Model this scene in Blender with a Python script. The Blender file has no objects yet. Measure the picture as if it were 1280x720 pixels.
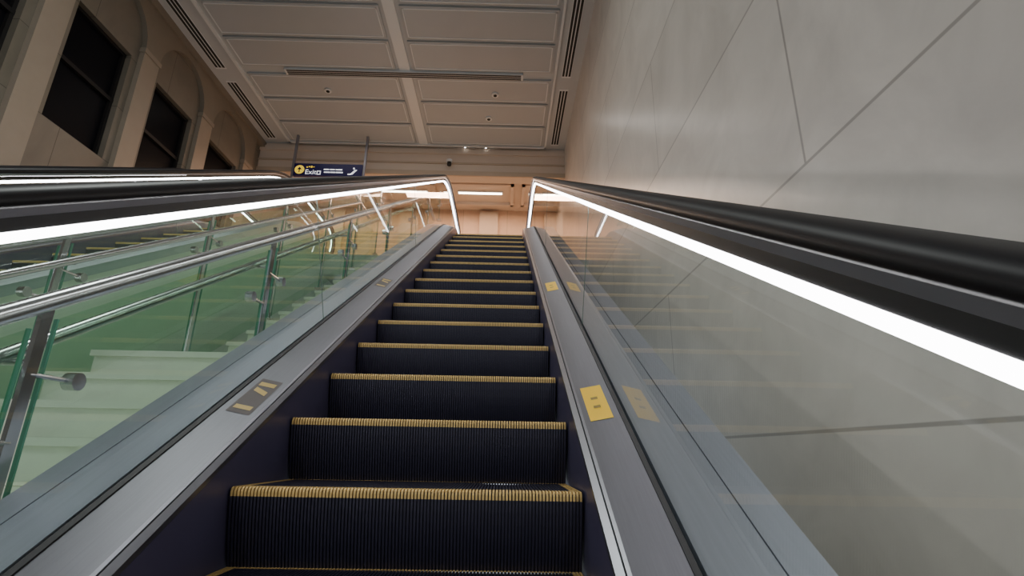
import bpy, math, random
from mathutils import Matrix, Vector
random.seed(3)
RAD=math.radians
# ------------------------------------------------------------ materials
def new_mat(name):
    m=bpy.data.materials.new(name); m.use_nodes=True
    nt=m.node_tree; b=nt.nodes.get("Principled BSDF"); return m,nt,b
def pmat(name,col,rough=.5,metal=0,bump=0,nscale=20,var=.0,spec=.5,col2=None,aniso=None):
    m,nt,b=new_mat(name)
    b.inputs['Base Color'].default_value=(*col,1); b.inputs['Roughness'].default_value=rough
    b.inputs['Metallic'].default_value=metal; b.inputs['Specular IOR Level'].default_value=spec
    tc=nt.nodes.new('ShaderNodeTexCoord'); mp=nt.nodes.new('ShaderNodeMapping')
    nt.links.new(tc.outputs['Object'],mp.inputs[0])
    if aniso: mp.inputs['Scale'].default_value=aniso
    n=nt.nodes.new('ShaderNodeTexNoise'); n.inputs['Scale'].default_value=nscale; n.inputs['Detail'].default_value=5
    nt.links.new(mp.outputs[0],n.inputs['Vector'])
    if var>0 or col2:
        r=nt.nodes.new('ShaderNodeMix'); r.data_type='RGBA'
        c2=col2 if col2 else tuple(max(0,c*(1-var)) for c in col)
        r.inputs[6].default_value=(*col,1); r.inputs[7].default_value=(*c2,1)
        nt.links.new(n.outputs['Fac'],r.inputs[0]); nt.links.new(r.outputs[2],b.inputs['Base Color'])
    if bump>0:
        bp=nt.nodes.new('ShaderNodeBump'); bp.inputs['Strength'].default_value=bump; bp.inputs['Distance'].default_value=.01
        nt.links.new(n.outputs['Fac'],bp.inputs['Height']); nt.links.new(bp.outputs[0],b.inputs['Normal'])
    return m
def emat(name,col,st):
    m,nt,b=new_mat(name)
    b.inputs['Base Color'].default_value=(*col,1)
    b.inputs['Emission Color'].default_value=(*col,1); b.inputs['Emission Strength'].default_value=st
    return m
def glass(name,tint,f0=.05,refl=1.0,rough=.0):
    m,nt,b=new_mat(name); nt.nodes.remove(b)
    out=nt.nodes['Material Output']
    t=nt.nodes.new('ShaderNodeBsdfTransparent'); t.inputs[0].default_value=(*tint,1)
    g=nt.nodes.new('ShaderNodeBsdfAnisotropic'); g.inputs['Roughness'].default_value=rough
    lw=nt.nodes.new('ShaderNodeLayerWeight'); lw.inputs[0].default_value=.5
    pw=nt.nodes.new('ShaderNodeMath'); pw.operation='POWER'; pw.inputs[1].default_value=5
    mu=nt.nodes.new('ShaderNodeMath'); mu.operation='MULTIPLY_ADD'; mu.inputs[1].default_value=refl; mu.inputs[2].default_value=f0; mu.use_clamp=True
    mx=nt.nodes.new('ShaderNodeMixShader')
    nt.links.new(lw.outputs['Facing'],pw.inputs[0]); nt.links.new(pw.outputs[0],mu.inputs[0]); nt.links.new(mu.outputs[0],mx.inputs[0])
    nt.links.new(t.outputs[0],mx.inputs[1]); nt.links.new(g.outputs[0],mx.inputs[2]); nt.links.new(mx.outputs[0],out.inputs[0])
    return m
def tile_mat(name,c1,c2,mortar,w,h,oy,oz,axes='YZ',rough=.35,ms=.006,offset=0.0,spec=.4,lowshift=None):
    m,nt,b=new_mat(name)
    tc=nt.nodes.new('ShaderNodeTexCoord'); sp=nt.nodes.new('ShaderNodeSeparateXYZ'); cb=nt.nodes.new('ShaderNodeCombineXYZ')
    nt.links.new(tc.outputs['Object'],sp.inputs[0])
    for k,(a,o) in enumerate(zip(axes,(oy,oz))):
        s=nt.nodes.new('ShaderNodeMath'); s.operation='SUBTRACT'; s.inputs[1].default_value=o
        nt.links.new(sp.outputs[a],s.inputs[0]); last=s
        if k==0 and lowshift:
            lt=nt.nodes.new('ShaderNodeMath'); lt.operation='LESS_THAN'; lt.inputs[1].default_value=lowshift[0]
            nt.links.new(sp.outputs['Z'],lt.inputs[0])
            ma=nt.nodes.new('ShaderNodeMath'); ma.operation='MULTIPLY_ADD'; ma.inputs[1].default_value=lowshift[1]
            nt.links.new(lt.outputs[0],ma.inputs[0]); nt.links.new(s.outputs[0],ma.inputs[2]); last=ma
        nt.links.new(last.outputs[0],cb.inputs[k])
    br=nt.nodes.new('ShaderNodeTexBrick'); br.offset=offset; br.squash=1
    br.inputs['Scale'].default_value=1; br.inputs['Brick Width'].default_value=w; br.inputs['Row Height'].default_value=h
    br.inputs['Mortar Size'].default_value=ms; br.inputs['Mortar Smooth'].default_value=.5; br.inputs['Bias'].default_value=0
    br.inputs['Color1'].default_value=(*c1,1); br.inputs['Color2'].default_value=(*c2,1); br.inputs['Mortar'].default_value=(*mortar,1)
    nt.links.new(cb.outputs[0],br.inputs['Vector'])
    n=nt.nodes.new('ShaderNodeTexNoise'); n.inputs['Scale'].default_value=1.6; n.inputs['Detail'].default_value=8; n.inputs['Roughness'].default_value=.6; n.inputs['Distortion'].default_value=.8
    nt.links.new(tc.outputs['Object'],n.inputs['Vector'])
    rp=nt.nodes.new('ShaderNodeMapRange'); rp.inputs[1].default_value=.3; rp.inputs[2].default_value=.7; rp.inputs[3].default_value=.84; rp.inputs[4].default_value=1.05
    nt.links.new(n.outputs['Fac'],rp.inputs[0])
    mx=nt.nodes.new('ShaderNodeVectorMath'); mx.operation='SCALE'
    nt.links.new(br.outputs['Color'],mx.inputs[0]); nt.links.new(rp.outputs[0],mx.inputs['Scale'])
    nt.links.new(mx.outputs[0],b.inputs['Base Color'])
    b.inputs['Roughness'].default_value=rough; b.inputs['Specular IOR Level'].default_value=spec
    return m

M_riser=pmat("step_dark_aluminium",(.036,.034,.060),.42,.3,var=.3,nscale=30)
M_groove=pmat("step_groove_black",(.013,.012,.022),.6)
M_yellow=pmat("step_worn_yellow",(.92,.62,.20),.45,.1,nscale=90,col2=(.50,.35,.14))
M_skirt=pmat("skirt_dark_violet",(.12,.11,.20),.38,.4,var=.2,nscale=8)
M_deck=pmat("deck_brushed_steel",(.185,.185,.205),.42,.8,nscale=6,var=.25,aniso=(40,1,1))
M_edge=pmat("edge_steel_strip",(.30,.30,.33),.35,.9,nscale=6,var=.2)
M_outer=pmat("outer_deck_steel",(.52,.56,.66),.30,.6,nscale=5,var=.2,aniso=(20,1,1))
M_gasket=pmat("gasket_black",(.012,.012,.014),.5)
M_rubber=pmat("handrail_rubber",(.010,.009,.012),.45,0,nscale=40,var=.2,spec=.3)
M_guide=pmat("guide_steel",(.34,.34,.39),.40,.7,nscale=8,var=.2)
M_clad=pmat("cladding_panel",(.80,.87,.80),.35,.0,nscale=3,var=.12)
M_led=emat("led_strip_light",(1,.985,1),14.0)
M_glass=glass("balustrade_glass",(.95,.985,.97),.06,.9)
M_green=glass("green_stair_glass",(.73,.90,.77),.06,.9)
M_steel=pmat("railing_stainless",(.55,.56,.57),.22,.95,nscale=12,var=.15)
M_stair=pmat("stair_cream_marble",(.86,.85,.75),.35,0,nscale=4,var=.1)
M_nose=pmat("stair_nosing_strip",(.45,.47,.36),.5)
M_stick=pmat("sticker_yellow",(1.0,.62,.01),.45,nscale=60,var=.05)
M_sticki=pmat("sticker_print",(.30,.20,.04),.5)
M_stickd=pmat("sticker_worn",(.09,.07,.065),.5)
M_stickg=pmat("sticker_gold",(.62,.44,.12),.45)
M_ceil=pmat("ceiling_plaster",(.53,.545,.56),.7,nscale=3,var=.05)
M_panel=pmat("ceiling_panel",(.475,.49,.505),.55,.0,nscale=3,var=.06)
M_bead=pmat("ceiling_bead",(.72,.73,.74),.5)
M_dark=pmat("vent_dark",(.02,.02,.02),.7)
M_wallR=tile_mat("wall_marble_right",(.685,.635,.58),(.60,.555,.505),(.39,.355,.325),4.1,1.165,2.06,.105,rough=.28,ms=.010,offset=.5,lowshift=(.105,2.05))
M_wallL=tile_mat("wall_stone_left",(.20,.17,.135),(.18,.155,.12),(.085,.07,.055),1.67,.9,4.37,.4,rough=.5)
M_trim=pmat("stone_trim",(.24,.20,.155),.5,nscale=5,var=.15)
M_trim2=pmat("stone_trim_light",(.33,.27,.21),.5,nscale=5,var=.15)
M_trim3=pmat("stone_trim_hall",(.55,.43,.32),.5,nscale=5,var=.15)
M_far=tile_mat("wall_stone_far",(.68,.48,.34),(.62,.43,.30),(.38,.27,.19),1.2,.8,0,0,axes='XZ',rough=.5)
M_soff=pmat("soffit_plaster",(.70,.58,.48),.6,nscale=4,var=.06)
M_floor=tile_mat("floor_marble",(.60,.60,.54),(.56,.56,.50),(.3,.3,.27),.9,.9,0,0,axes='XY',rough=.2)
M_win=pmat("window_dark_glass",(.006,.006,.008),.35,spec=.05)
M_frame=pmat("window_frame_dark",(.016,.014,.014),.5,spec=.2)
M_navy=pmat("sign_navy",(.010,.008,.11),.35)
M_white=emat("sign_white",(.9,.9,.95),1.0)
M_syel=emat("sign_yellow",(.9,.62,.03),.8)
M_lamp=emat("linear_lamp",(1,.86,.70),14)
M_lampw=emat("downlight_lamp",(1,.95,.88),10)
M_joint=pmat("glass_joint_edge",(.22,.30,.27),.3)
M_edgeg=pmat("glass_edge_green",(.10,.30,.20),.2)

# ------------------------------------------------------------ mesh builder
class MB:
    def __init__(s): s.v=[];s.f=[];s.m=[];s.mats=[]
    def mi(s,mat):
        if mat not in s.mats: s.mats.append(mat)
        return s.mats.index(mat)
    def face(s,pts,mat):
        i=len(s.v); s.v+= [tuple(p) for p in pts]; s.f.append(tuple(range(i,i+len(pts)))); s.m.append(s.mi(mat))
    def box(s,x0,x1,y0,y1,z0,z1,mat):
        i=len(s.v)
        s.v+=[(x0,y0,z0),(x1,y0,z0),(x1,y1,z0),(x0,y1,z0),(x0,y0,z1),(x1,y0,z1),(x1,y1,z1),(x0,y1,z1)]
        for f in ((0,3,2,1),(4,5,6,7),(0,1,5,4),(1,2,6,5),(2,3,7,6),(3,0,4,7)):
            s.f.append(tuple(i+k for k in f)); s.m.append(s.mi(mat))
    def grid(s,rows,mat,closed=False,matf=None):
        i=len(s.v); n=len(rows[0])
        for r in rows: s.v+=[tuple(p) for p in r]
        for a in range(len(rows)-1):
            for b in range(n if closed else n-1):
                b2=(b+1)%n
                s.f.append((i+a*n+b,i+a*n+b2,i+(a+1)*n+b2,i+(a+1)*n+b))
                s.m.append(s.mi(matf(a,b) if matf else mat))
    def cyl(s,p0,p1,r,mat,n=14,caps=True):
        p0=Vector(p0);p1=Vector(p1);d=(p1-p0).normalized()
        u=d.orthogonal().normalized();w=d.cross(u)
        rows=[[p+ (u*math.cos(2*math.pi*k/n)+w*math.sin(2*math.pi*k/n))*r for k in range(n)] for p in (p0,p1)]
        s.grid(rows,mat,closed=True)
        if caps: s.face(rows[0][::-1],mat); s.face(rows[1],mat)
    def obj(s,name,parent=None,smooth=False,loc=None):
        me=bpy.data.meshes.new(name); me.from_pydata(s.v,[],s.f)
        for m in s.mats: me.materials.append(m)
        for p,k in zip(me.polygons,s.m): p.material_index=k; p.use_smooth=smooth
        me.update()
        o=bpy.data.objects.new(name,me); bpy.context.collection.objects.link(o)
        if parent: o.parent=parent
        if loc: o.location=loc
        return o
def empty(name,loc=(0,0,0)):
    o=bpy.data.objects.new(name,None); bpy.context.collection.objects.link(o); o.location=loc; o.empty_display_size=.3; return o

# ------------------------------------------------------------ escalator path
C30=math.cos(RAD(30));S30=.5
HN=.84
FLOOR=-2.2
R1=1.5;R0=2.2
S1=7.15
S0=2*(FLOOR+.866*HN+R0*(1-C30))
def inc(s): return (s*C30+HN*S30, s*S30-HN*C30)
Y1,Z1=inc(S1); Y0,Z0=inc(S0)
LAND=Z1+R1*(1-C30)
def pos(s):
    if s<=S1 and s>=S0:
        y,z=inc(s); return y,z,RAD(30)
    if s>S1:
        L=s-S1; a=RAD(30)-L/R1
        if a>0: return Y1+R1*(S30-math.sin(a)), Z1+R1*(math.cos(a)-C30), a
        return Y1+R1*S30+(L-R1*RAD(30)), LAND, 0
    L=S0-s; a=RAD(30)-L/R0
    if a>0: return Y0-R0*(S30-math.sin(a)), Z0-R0*(math.cos(a)-C30), a
    return Y0-R0*S30-(L-R0*RAD(30)), FLOOR, 0
YTOP=8.62
S_END=S1+R1*RAD(30)+(YTOP-(Y1+R1*S30))
S_BEG=S0-R0*RAD(30)-1.3
def main_path():
    ss=[S_BEG]
    for k in range(11): ss.append(S0-R0*RAD(30)*(1-k/10))
    ss+= [S0+(S1-S0)*k/12 for k in range(1,13)]
    for k in range(1,11): ss.append(S1+R1*RAD(30)*k/10)
    ss.append(S_END)
    return [pos(s) for s in ss]
DC=.48
def newel_top():
    y,z,a=pos(S_END); cy,cz=y,z+DC
    return [(cy+math.sin(-RAD(t))*DC, cz-math.cos(-RAD(t))*DC, -RAD(t)) for t in range(12,181,12)]
def newel_bot():
    y,z,a=pos(S_BEG); cy,cz=y,z+DC
    return [(cy+math.sin(RAD(t))*DC, cz-math.cos(RAD(t))*DC, RAD(t)) for t in range(180,11,-12)]
MAIN=main_path(); FULL=newel_bot()+MAIN+newel_top()
def pt(x,p,d): return (x, p[0]-math.sin(p[2])*d, p[1]+math.cos(p[2])*d)
HW=.4775
def sweep(mb,path,side,prof,mat,closed=True,matf=None,caps=True):
    rows=[[pt(side*(HW+e),p,d) for e,d in prof] for p in path]
    mb.grid(rows,mat,closed=closed,matf=matf)
    if closed and caps: mb.face(rows[0],mat); mb.face(rows[-1][::-1],mat)

# step mesh -----------------------------------------------------
PITCH=.4057; RISE=PITCH*.5
def build_step():
    mb=MB(); W=HW-.004
    prof=[]
    for k in range(7):
        z=-RISE*1.02+ (RISE*1.02-.024)*k/6
        prof.append((.049*(abs(z)/RISE)**1.4,z))
    prof+= [(.001,-.012),(.003,-.004),(.010,0),(.048,0),(.385,0),(.402,0)]
    def seg(k): return 'y' if k in (6,7,8,9,11) else 'd'
    n=104; dep=.007
    inner=[]
    for i,(y,z) in enumerate(prof):
        if i<7: inner.append((y+dep,z))
        else: inner.append((max(y,dep+.001),min(z,-dep) if z>-.02 else z))
    rows=[[(-W,y,z),(W,y,z)] for y,z in inner]
    mb.grid(rows,M_groove)
    for sx in (-W,W):
        mb.face([(sx,y,z) for y,z in prof]+[(sx,.402,-.06),(sx,.09,-RISE)],M_riser)
    p=2*W/n
    for i in range(n):
        x0=-W+i*p+p*.16; x1=x0+p*.62
        edge = i<3 or i>=n-3
        def mf(a,b):
            if seg(a)=='y' or (edge and a>=8): return M_yellow
            return M_riser
        rows=[]
        for (y,z),(yi,zi) in zip(prof,inner):
            rows.append([(x0,yi,zi),(x0,y,z),(x1,y,z),(x1,yi,zi)])
        mb.grid(rows,M_riser,matf=mf)
        mb.face([rows[-1][0],rows[-1][1],rows[-1][2],rows[-1][3]],M_yellow)
    o=mb.obj("step_mesh"); me=o.data; bpy.data.objects.remove(o); return me
STEP=build_step()

def build_escalator(name,xc,outL,outR):
    root=empty(name,(xc,0,0))
    k=-12; idx=1
    while True:
        s=1.253+PITCH*k; k+=1
        y,z,a=pos(s)
        if y<MAIN[0][0]+.6: continue
        if y>YTOP-.95: break
        o=bpy.data.objects.new("step_%d"%idx,STEP); bpy.context.collection.objects.link(o)
        o.parent=root; o.location=(0,y,z); idx+=1
    mb=MB()
    mb.box(-HW,HW,YTOP-.60,YTOP+.9,LAND-.03,LAND+.012,M_edge)
    mb.box(-HW,HW,YTOP-.63,YTOP-.58,LAND+.001,LAND+.016,M_yellow)
    yb=MAIN[0][0]
    mb.box(-HW,HW,yb-.9,yb+.62,FLOOR+.002,FLOOR+.012,M_edge)
    mb.box(-HW,HW,yb+.58,yb+.64,FLOOR+.001,FLOOR+.016,M_yellow)
    mb.obj("comb_plate",root)
    for side,out in ((-1,outL),(1,outR)):
        tag="a" if side<0 else "b"
        mb=MB()
        sweep(mb,MAIN,side,[(.003,-.32),(.003,.070),(.012,.070),(.012,-.32)],M_skirt)
        mb.obj("skirt_panel_"+tag,root)
        mb=MB()
        sweep(mb,MAIN,side,[(.0015,.066),(.0015,.080),(.018,.088),(.018,.06)],M_edge)
        sweep(mb,MAIN,side,[(.018,.06),(.018,.083),(.022,.083),(.022,.06)],M_gasket)
        sweep(mb,MAIN,side,[(.022,.05),(.022,.089),(.030,.092),(.030,.05)],M_edge)
        sweep(mb,MAIN,side,[(.030,.05),(.030,.092),(.138,.116),(.138,.05)],M_deck)
        sweep(mb,MAIN,side,[(.138,.05),(.138,.120),(.150,.124),(.150,.05)],M_gasket)
        mb.obj("inner_deck_"+tag,root)
        mb=MB()
        og=.155+(out-.155)*.62
        sweep(mb,MAIN,side,[(.160,.05),(.160,.122),(og-.002,.120),(og-.002,.05)],M_outer)
        sweep(mb,MAIN,side,[(og-.002,.05),(og-.002,.114),(og+.002,.114),(og+.002,.05)],M_gasket)
        sweep(mb,MAIN,side,[(og+.002,.05),(og+.002,.120),(out,.118),(out,.05)],M_outer)
        sweep(mb,MAIN,side,[(out-.02,-.75),(out-.02,.05),(out-.004,.05),(out-.004,-.75)],M_clad)
        mb.obj("outer_deck_"+tag,root)
        mb=MB(); xg=side*(HW+.155)
        rows=[[pt(xg,p,.10),pt(xg,p,.72)] for p in MAIN]
        mb.grid(rows,M_glass)
        mb.face([pt(xg,MAIN[-1],.72)]+[pt(xg,p,.72) for p in newel_top()],M_glass)
        mb.face([pt(xg,MAIN[0],.72)]+[pt(xg,p,.72) for p in newel_bot()[::-1]],M_glass)
        mb.obj("glass_panel_"+tag,root)
        mb=MB(); s=2.45-2.6
        while s<S1:
            p=pos(s); q=pos(s+.0025)
            r=[pt(xg-.0015,p,.11),pt(xg-.0015,p,.70),pt(xg-.0015,q,.70),pt(xg-.0015,q,.11)]
            r2=[(x+.003,y,z) for x,y,z in r]
            mb.grid([r,r2],M_joint,closed=True); mb.face(r,M_joint); mb.face(r2,M_joint)
            s+=2.6
        mb.obj("glass_joint_"+tag,root)
        mb=MB()
        sweep(mb,FULL,side,[(.143,.718),(.143,.742),(.167,.742),(.167,.718)],M_gasket)
        sweep(mb,FULL,side,[(.128,.744),(.124,.761),(.186,.761),(.182,.744)],M_guide)
        mb.obj("handrail_guide_"+tag,root)
        mb=MB()
        pr=[(.120,.760),(.113,.765),(.111,.776),(.116,.788),(.130,.796),(.155,.799),(.180,.796),(.194,.788),(.199,.776),(.197,.765),(.190,.760)]
        sweep(mb,FULL,side,pr,M_rubber)
        mb.obj("handrail_"+tag,root,smooth=True)
        mb=MB()
        cuts=[1.55+2.0*k for k in range(-3,4)]
        nb=newel_bot(); nt_=newel_top()
        bounds=[S_BEG]+[c for c in cuts if S0<c<S1-.5]+[S_END]
        for i in range(len(bounds)-1):
            a=bounds[i]+(.006 if i else 0); b=bounds[i+1]-(.006 if i<len(bounds)-2 else 0)
            n=max(2,int((b-a)/.12)); path=[pos(a+(b-a)*j/n) for j in range(n+1)]
            if i==0: path=nb+path
            if i==len(bounds)-2: path=path+nt_
            sweep(mb,path,side,[(.142,.699),(.142,.718),(.153,.718),(.153,.699)],M_led)
        mb.obj("led_strip_"+tag,root)
        mb=MB()
        for s in (1.60,3.40):
            def q(e,ds,dd=.0012):
                p=pos(s+ds); return pt(side*(HW+e),p,.092+(e-.030)*.024/.108+dd)
            wide= .070; ln=.125
            mt=M_stick if side>0 else M_stickd
            mb.face([q(.047,-ln),q(.047+wide,-ln),q(.047+wide,ln),q(.047,ln)],mt)
            if side>0:
                for c in (-.045,.018):
                    mb.face([q(.070,c,.002),q(.092,c,.002),q(.092,c+.018,.002),q(.070,c+.018,.002)],M_sticki)
            else:
                mb.face([q(.056,.070,.002),q(.108,.070,.002),q(.108,.098,.002),q(.056,.098,.002)],M_stickg)
                mb.face([q(.060,.005,.002),q(.105,.030,.002),q(.105,.058,.002),q(.060,.033,.002)],M_stickg)
                mb.face([q(.056,-.10,.002),q(.108,-.10,.002),q(.108,-.075,.002),q(.056,-.075,.002)],M_stickg)
        mb.obj("warning_sticker_"+tag,root)
    return root
XC=-.2535
build_escalator("escalator",XC,.36,.41)
X2=-3.82
build_escalator("escalator.001",X2,.36,.36)

# ------------------------------------------------------------ stairs
XA,XB=-1.13,-2.12
def stairs():
    mb=MB()
    sT=2.58; yT=sT*C30+.95*.5; zT=sT*.5-.95*C30
    r=(zT-FLOOR)/18; run=.256
    for i in range(18):
        z1=zT-i*r; y0=yT-i*run; y1=y0+run+(0.75 if i==0 else 0)
        mb.box(XB,XA,y0,y1,FLOOR,z1-.03,M_stair)
        mb.box(XB-.012,XA+.0,y0-.018,y1,z1-.03,z1,M_stair)
        mb.box(XB+.03,XA-.03,y0+.03,y0+.055,z1,z1+.0015,M_nose)
    y=yT+run+.75
    n=17; r2=(LAND-zT)/n; run2=(8.02-y)/(n-1)
    for i in range(n-1):
        y0=y+i*run2; z1=zT+(i+1)*r2
        mb.box(XB,XA,y0,y0+run2,FLOOR,z1-.03,M_stair)
        mb.box(XB-.012,XA,y0-.018,y0+run2,z1-.03,z1,M_stair)
        mb.box(XB+.03,XA-.03,y0+.03,y0+.055,z1,z1+.0015,M_nose)
    return mb.obj("staircase")
stairs()
def railing(name,x,glass_bottom,gm,second_side):
    root=empty(name,(x,0,0))
    def P(s,h): return Vector((0,s*C30-h*S30,s*S30+h*C30))
    sa,sb=-2.0,7.6
    mb=MB()
    mb.cyl(P(sa,-.35),P(sb,-.35),.024,M_steel,18)
    e=P(sb,-.35); mb.cyl(e,e+Vector((0,.8,0)),.024,M_steel,18)
    mb.cyl(P(sa,-.47)+Vector((second_side*.07,0,0)),P(sb,-.47)+Vector((second_side*.07,0,0)),.019,M_steel,16)
    mb.obj("handrail_tubes",root,smooth=True)
    ys=[1.3+1.14*k for k in range(-2,7)]
    mbp=MB(); mbc=MB(); mbg=MB()
    for i,y in enumerate(ys):
        def zz(yv,h): s=(yv+h*S30)/C30; return s*S30+h*C30
        zt=zz(y,-.36); zb=zz(y,glass_bottom-.02)
        mbp.box(-.006,.006,y-.016,y+.016,zb,zt,M_steel)
        mbp.cyl((0,y,zt),(0,y,zt+.02),.012,M_steel)
        mbp.box(-.04,.04,y-.04,y+.04,zb-.01,zb+.006,M_steel)
        zc=zz(y,-.485); mbp.cyl((0,y,zc),(second_side*.07,y,zc),.008,M_steel)
        for dy in (-.14,.14):
            yy=y+dy; z_=zz(yy,-.58)
            mbc.cyl((-.016,yy,z_),(.016,yy,z_),.024,M_steel,18)
            mbc.cyl((0,yy,z_),(0,y,z_),.007,M_steel,8)
        if i<len(ys)-1:
            y0=y+.035; y1=ys[i+1]-.035
            f=[(0,y0,zz(y0,glass_bottom)),(0,y1,zz(y1,glass_bottom)),(0,y1,zz(y1,-.40)),(0,y0,zz(y0,-.40))]
            mbg.face(f,gm)
            for yv in (y0,y1):
                mbg.box(-.005,.005,yv-.003,yv+.003,zz(yv,glass_bottom),zz(yv,-.40),M_edgeg)
    mbp.obj("posts",root); mbc.obj("glass_clamps",root,smooth=False); mbg.obj("glass_panels",root)
    return root
railing("stair_railing",-1.165,-.80,M_green,-1)
railing("stair_railing.001",-2.19,-1.36,M_green,1)
mb=MB()
xw=X2+HW+.36-.004
top=[pt(0,p,-.70)[1:] for p in MAIN]
for (ya,za),(yb_,zb_) in zip(top[:-1],top[1:]):
    if zb_>FLOOR+.01:
        za=max(za,FLOOR)
        mb.face([(xw,ya,FLOOR),(xw,yb_,FLOOR),(xw,yb_,zb_),(xw,ya,za)],M_clad)
        mb.face([(xw-.06,ya,FLOOR),(xw-.06,yb_,FLOOR),(xw-.06,yb_,zb_),(xw-.06,ya,za)],M_clad)
        mb.face([(xw,ya,za),(xw,yb_,zb_),(xw-.06,yb_,zb_),(xw-.06,ya,za)],M_clad)
mb.obj("wall_under_escalator")

# ------------------------------------------------------------ room
XR=1.35; XL=-5.95; CE=7.0; YF=11.0; YB=-7.0; YE=13.6
mb=MB(); mb.box(XL-.4,XR+.3,YB,YE+.3,FLOOR-.2,FLOOR,M_floor); mb.obj("floor")
mb=MB(); mb.box(XL,XR,8.02,YE,LAND-.35,LAND-.002,M_floor); mb.obj("floor_upper_landing")
mb=MB(); mb.box(XR,XR+.3,YB,YE+.3,FLOOR,CE+.2,M_wallR); mb.obj("wall_right")
WZ0,WZ1=4.0,5.84
WP=1.67
wins=[(5.75+WP*k,6.80+WP*k) for k in range(-4,4)]
mb=MB()
mb.box(XL-.35,XL,YB,YE+.3,FLOOR,WZ0,M_wallL)
mb.box(XL-.35,XL,YB,YE+.3,WZ1,CE+.2,M_wallL)
prev=YB
wl=[w for w in wins if w[1]<11]
for a,b in wl:
    mb.box(XL-.35,XL,prev,a,WZ0,WZ1,M_wallL); prev=b
mb.box(XL-.35,XL,prev,YE+.3,WZ0,WZ1,M_wallL)
mb.obj("wall_left")
for i,(a,b) in enumerate(wl):
    mb=MB()
    x=XL-.13
    mb.box(x-.02,x,a,b,WZ0,WZ1,M_win)
    for ya,yb_ in ((a,a+.05),(b-.05,b)):
        mb.box(x,x+.045,ya,yb_,WZ0,WZ1,M_frame)
    for za,zb_ in ((WZ0,WZ0+.05),(WZ1-.05,WZ1),(WZ0+.95,WZ0+1.01)):
        mb.box(x,x+.05,a,b,za,zb_,M_frame)
    mb.obj("window_%d"%(i+1))
mb=MB()
D=.08; SPR=6.10; RA=.655
for a,b in wl:
    c=(a+b)/2
    y0=c+RA; y1=c+WP-RA
    mb.box(XL,XL+D,y0,y1,LAND-2.0,SPR,M_trim2)
    mb.box(XL,XL+D+.02,y0-.02,y1+.02,SPR-.08,SPR,M_trim2)
    N=20
    arc=[(c-RA*math.cos(math.pi*k/N), SPR+RA*math.sin(math.pi*k/N)) for k in range(N+1)]
    rows=[[ (XL+D,y,CE-.12) for y,z in arc],[(XL+D,y,z) for y,z in arc],[(XL,y,z) for y,z in arc]]
    mb.grid(rows,M_trim)
    mb.face([(XL+D,y0,SPR),(XL+D,y1,SPR),(XL+D,y1,CE-.12),(XL+D,y0,CE-.12)],M_trim)
mb.box(XL,XL+D+.04,YB,YF,CE-.14,CE-.001,M_trim)
mb.obj("trim_arcade")
mb=MB(); mb.box(XL-.3,XR+.3,YB,YE+.3,CE,CE+.2,M_ceil); ceil=mb.obj("ceiling")
mb=MB()
rowsY=[(10.06,10.80),(9.26,10.00),(8.52,9.20)]
y=8.30
while y>-6.5:
    rowsY.append((y-.72,y)); y-=.78
for (a,b) in rowsY:
    for xa,xb in ((-5.14,-2.20),(-1.86,.80)):
        mb.box(xa,xb,a,b,CE-.035,CE-.001,M_panel)
        w=.018; i=.04; z0,z1=CE-.043,CE-.034
        for q in ((xa+i,xb-i,a+i,a+i+w),(xa+i,xb-i,b-i-w,b-i),(xa+i,xa+i+w,a+i,b-i),(xb-i-w,xb-i,a+i,b-i)):
            mb.box(*q,z0,z1,M_bead)
mb.obj("ceiling_panels",ceil)
mb=MB()
mb.box(-5.25,-5.20,YB,YF-.1,CE-.05,CE,M_bead); mb.box(.85,.89,YB,YF-.1,CE-.05,CE,M_bead)
mb.box(-2.13,-1.93,YB,YF-.1,CE-.03,CE,M_bead)
mb.box(-5.26,.9,YF-.16,YF-.1,CE-.05,CE,M_bead)
mb.obj("ceiling_ribs",ceil)
def vent(mb,x0,x1,y0,y1,along):
    dz=.06 if along=='x' else 0
    mb.box(x0,x1,y0,y1,CE-.012-dz,CE-.0005,M_bead)
    zt=CE-.014-dz
    n=3
    for k in range(n):
        if along=='y':
            w=(x1-x0)/(n+.5); c=x0+(x1-x0)*(k+.5)/n
            mb.box(c-w*.40,c+w*.40,y0+.04,y1-.04,zt,zt+.004,M_dark)
        else:
            w=(y1-y0)/(n+.5); c=y0+(y1-y0)*(k+.5)/n
            mb.box(x0+.04,x1-.04,c-w*.40,c+w*.40,zt,zt+.004,M_dark)
mb=MB()
for k in range(-5,4):
    vent(mb,-5.70,-5.50,8.84+2.35*(k-1)-.05,8.84+2.35*k-.40,'y')
    vent(mb,1.0,1.18,8.84+2.35*(k-1)-.05,8.84+2.35*k-.40,'y')
vent(mb,-4.35,.25,8.33,8.48,'x')
mb.obj("ceiling_vents",ceil)
mb=MB()
for x,yy in ((-3.7,8.95),(.0-.3,8.95),(-.45,9.75)):
    mb.cyl((x,yy,CE-.07),(x,yy,CE-.034),.07,M_bead,20)
    mb.cyl((x,yy,CE-.08),(x,yy,CE-.07),.035,M_dark,16)
mb.obj("smoke_detector",ceil)
mb=MB()
for x in (-1.05,-.55):
    mb.cyl((x,YF-.07,CE-.03),(x,YF-.07,CE),.03,M_bead,16)
    mb.cyl((x,YF-.07,CE-.034),(x,YF-.07,CE-.029),.022,M_lampw,16)
mb.obj("downlight")
HB=6.22
mb=MB()
mb.box(XL,XR,YF,YF+.3,HB,CE,M_soff)
mb.box(XL,XR,YF-.05,YF,CE-.20,CE-.08,M_soff)
mb.box(XL,XR,YF-.04,YF,HB+.0,HB+.12,M_trim3)
mb.box(XL,XR,YF-.03,YF,HB+.32,HB+.36,M_trim3)
mb.obj("trim_header")
mb=MB()
mb.box(XL,XR,YF+.3,YE,HB+.1,HB+.3,M_soff)
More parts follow.
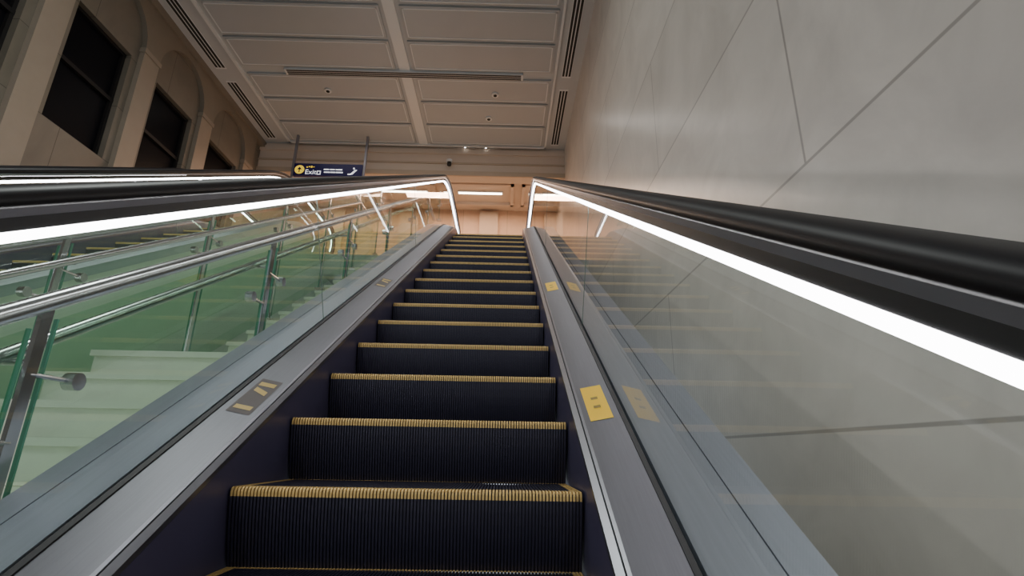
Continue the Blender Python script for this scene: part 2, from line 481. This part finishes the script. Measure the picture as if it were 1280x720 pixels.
for xa in (-5.5,-3.55,-1.6,.35):
    xb=min(xa+1.75,XR-.05)
    for q in ((xa,xb,YF+.42,YF+.5),(xa,xb,YF+1.5,YF+1.58),(xa,xa+.08,YF+.42,YF+1.58),(xb-.08,xb,YF+.42,YF+1.58)):
        mb.box(*q,HB+.02,HB+.1,M_soff)
mb.obj("ceiling_upper_hall")
mb=MB(); mb.box(XL,XR,YE-.6,YE,LAND,HB+.1,M_far)
for xa in (-4.9,-2.9,-.75,):
    mb.box(xa,xa+.5,YE-.72,YE-.6,LAND,HB+.0,M_trim3)
mb.obj("wall_far")
mb=MB()
for a,b in ((-5.2,-4.0),(-3.2,-2.05),(-1.25,-.15),(.55,1.2)):
    mb.box(a-.02,b+.02,YF+.88,YF+1.0,HB+.06,HB+.1,M_bead)
    mb.box(a,b,YF+.90,YF+.98,HB+.05,HB+.061,M_lamp)
mb.obj("linear_ceiling_light")
mb=MB()
mb.cyl((-1.4,YF-.12,HB+.30),(-1.4,YF-.12,HB+.36),.07,M_bead,18)
mb.cyl((-1.4,YF-.12,HB+.22),(-1.4,YF-.12,HB+.30),.05,M_dark,18)
mb.box(-1.43,-1.37,YF-.12,YF,HB+.34,HB+.38,M_bead)
mb.obj("dome_camera")
sg=empty("exit_sign",(-4.88,10.6,5.90))
mb=MB(); mb.box(0,1.55,-.04,.04,0,.31,M_navy); mb.obj("sign_panel",sg)
mb=MB()
mb.box(-.06,-.01,-.03,.03,-.1,1.10,M_guide); mb.box(1.56,1.61,-.03,.03,-.1,1.10,M_guide)
mb.obj("hanging_posts",sg)
mb=MB()
def disc(cx,cz,r,mat,y=-.043):
    mb.face([(cx+r*math.cos(t*math.pi/12),y,cz+r*math.sin(t*math.pi/12)) for t in range(24)],mat)
def quad(x0,x1,z0,z1,mat,y=-.043): mb.face([(x0,y,z0),(x1,y,z0),(x1,y,z1),(x0,y,z1)],mat)
disc(.13,.15,.11,M_syel)
mb.face([(.13,-.045,.22),(.075,-.045,.15),(.185,-.045,.15)],M_navy); quad(.118,.142,.08,.16,M_navy,-.045)
quad(.53,.62,.03,.13,M_white); quad(.55,.60,.05,.11,M_navy,-.045)
for k,(a,b) in enumerate(((.68,.80),(.82,.93),(.95,1.10))): quad(a,b,.15,.18,M_white); quad(a+.01,b+.02,.08,.11,M_white)
mb.face([(1.28,-.043,.05),(1.34,-.043,.05),(1.44,-.043,.17),(1.38,-.043,.17)],M_white); quad(1.23,1.30,.04,.07,M_white); disc(1.36,.205,.022,M_white)
for k in range(4): quad(.28+.05*k,.315+.05*k,.20+.015*(k%2),.23+.01*(k%3),M_syel)
mb.obj("pictograms",sg)
cu=bpy.data.curves.new("exit_text",'FONT'); cu.body="Exit"; cu.size=.17; cu.materials.append(M_white)
to=bpy.data.objects.new("exit_text",cu); bpy.context.collection.objects.link(to); to.parent=sg; to.location=(.26,-.045,.035); to.rotation_euler=(RAD(90),0,0)

# ------------------------------------------------------------ lights
def area(name,loc,size,power,col,rot=(0,0,0),sy=None):
    l=bpy.data.lights.new(name,'AREA'); l.size=size; l.energy=power; l.color=col
    if sy: l.shape='RECTANGLE'; l.size_y=sy
    o=bpy.data.objects.new(name,l); bpy.context.collection.objects.link(o); o.location=loc; o.rotation_euler=rot; return o
area("hall_light_warm",(-2.2,YF+.95,HB-.02),6.0,165,(1,.62,.41),sy=.3)
area("hall_fill_front",(-2.2,9.6,CE-.12),5.0,12,(1,.94,.88),sy=.3)  # added fill under the ceiling near the landing, belongs to no fixture
area("lobby_fill",(-2.0,-3.0,CE-.3),3.0,140,(.95,.97,1))  # unseen fill behind the camera, added to raise the general brightness
area("stair_fill",(-2.6,3.5,CE-.15),1.2,110,(.94,1,.96))  # added fill that brightens stairs and green cladding, no lamp hangs here
w=bpy.data.worlds.new("world"); bpy.context.scene.world=w; w.use_nodes=True
bg=w.node_tree.nodes['Background']; bg.inputs[0].default_value=(.84,.91,1,1); bg.inputs[1].default_value=.72

# ------------------------------------------------------------ camera
cam=bpy.data.cameras.new("camera"); co=bpy.data.objects.new("camera",cam); bpy.context.collection.objects.link(co)
cam.sensor_width=36; cam.lens=650/1280*36; cam.clip_start=.02
co.rotation_euler=(Matrix.Rotation(-RAD(.72),3,'Z')@Matrix.Rotation(RAD(90+17.5),3,'X')@Matrix.Rotation(RAD(1.0),3,'Z')).to_euler()
bpy.context.scene.camera=co
for o in bpy.data.objects:
    if o.parent is None: o.location.z+=-FLOOR
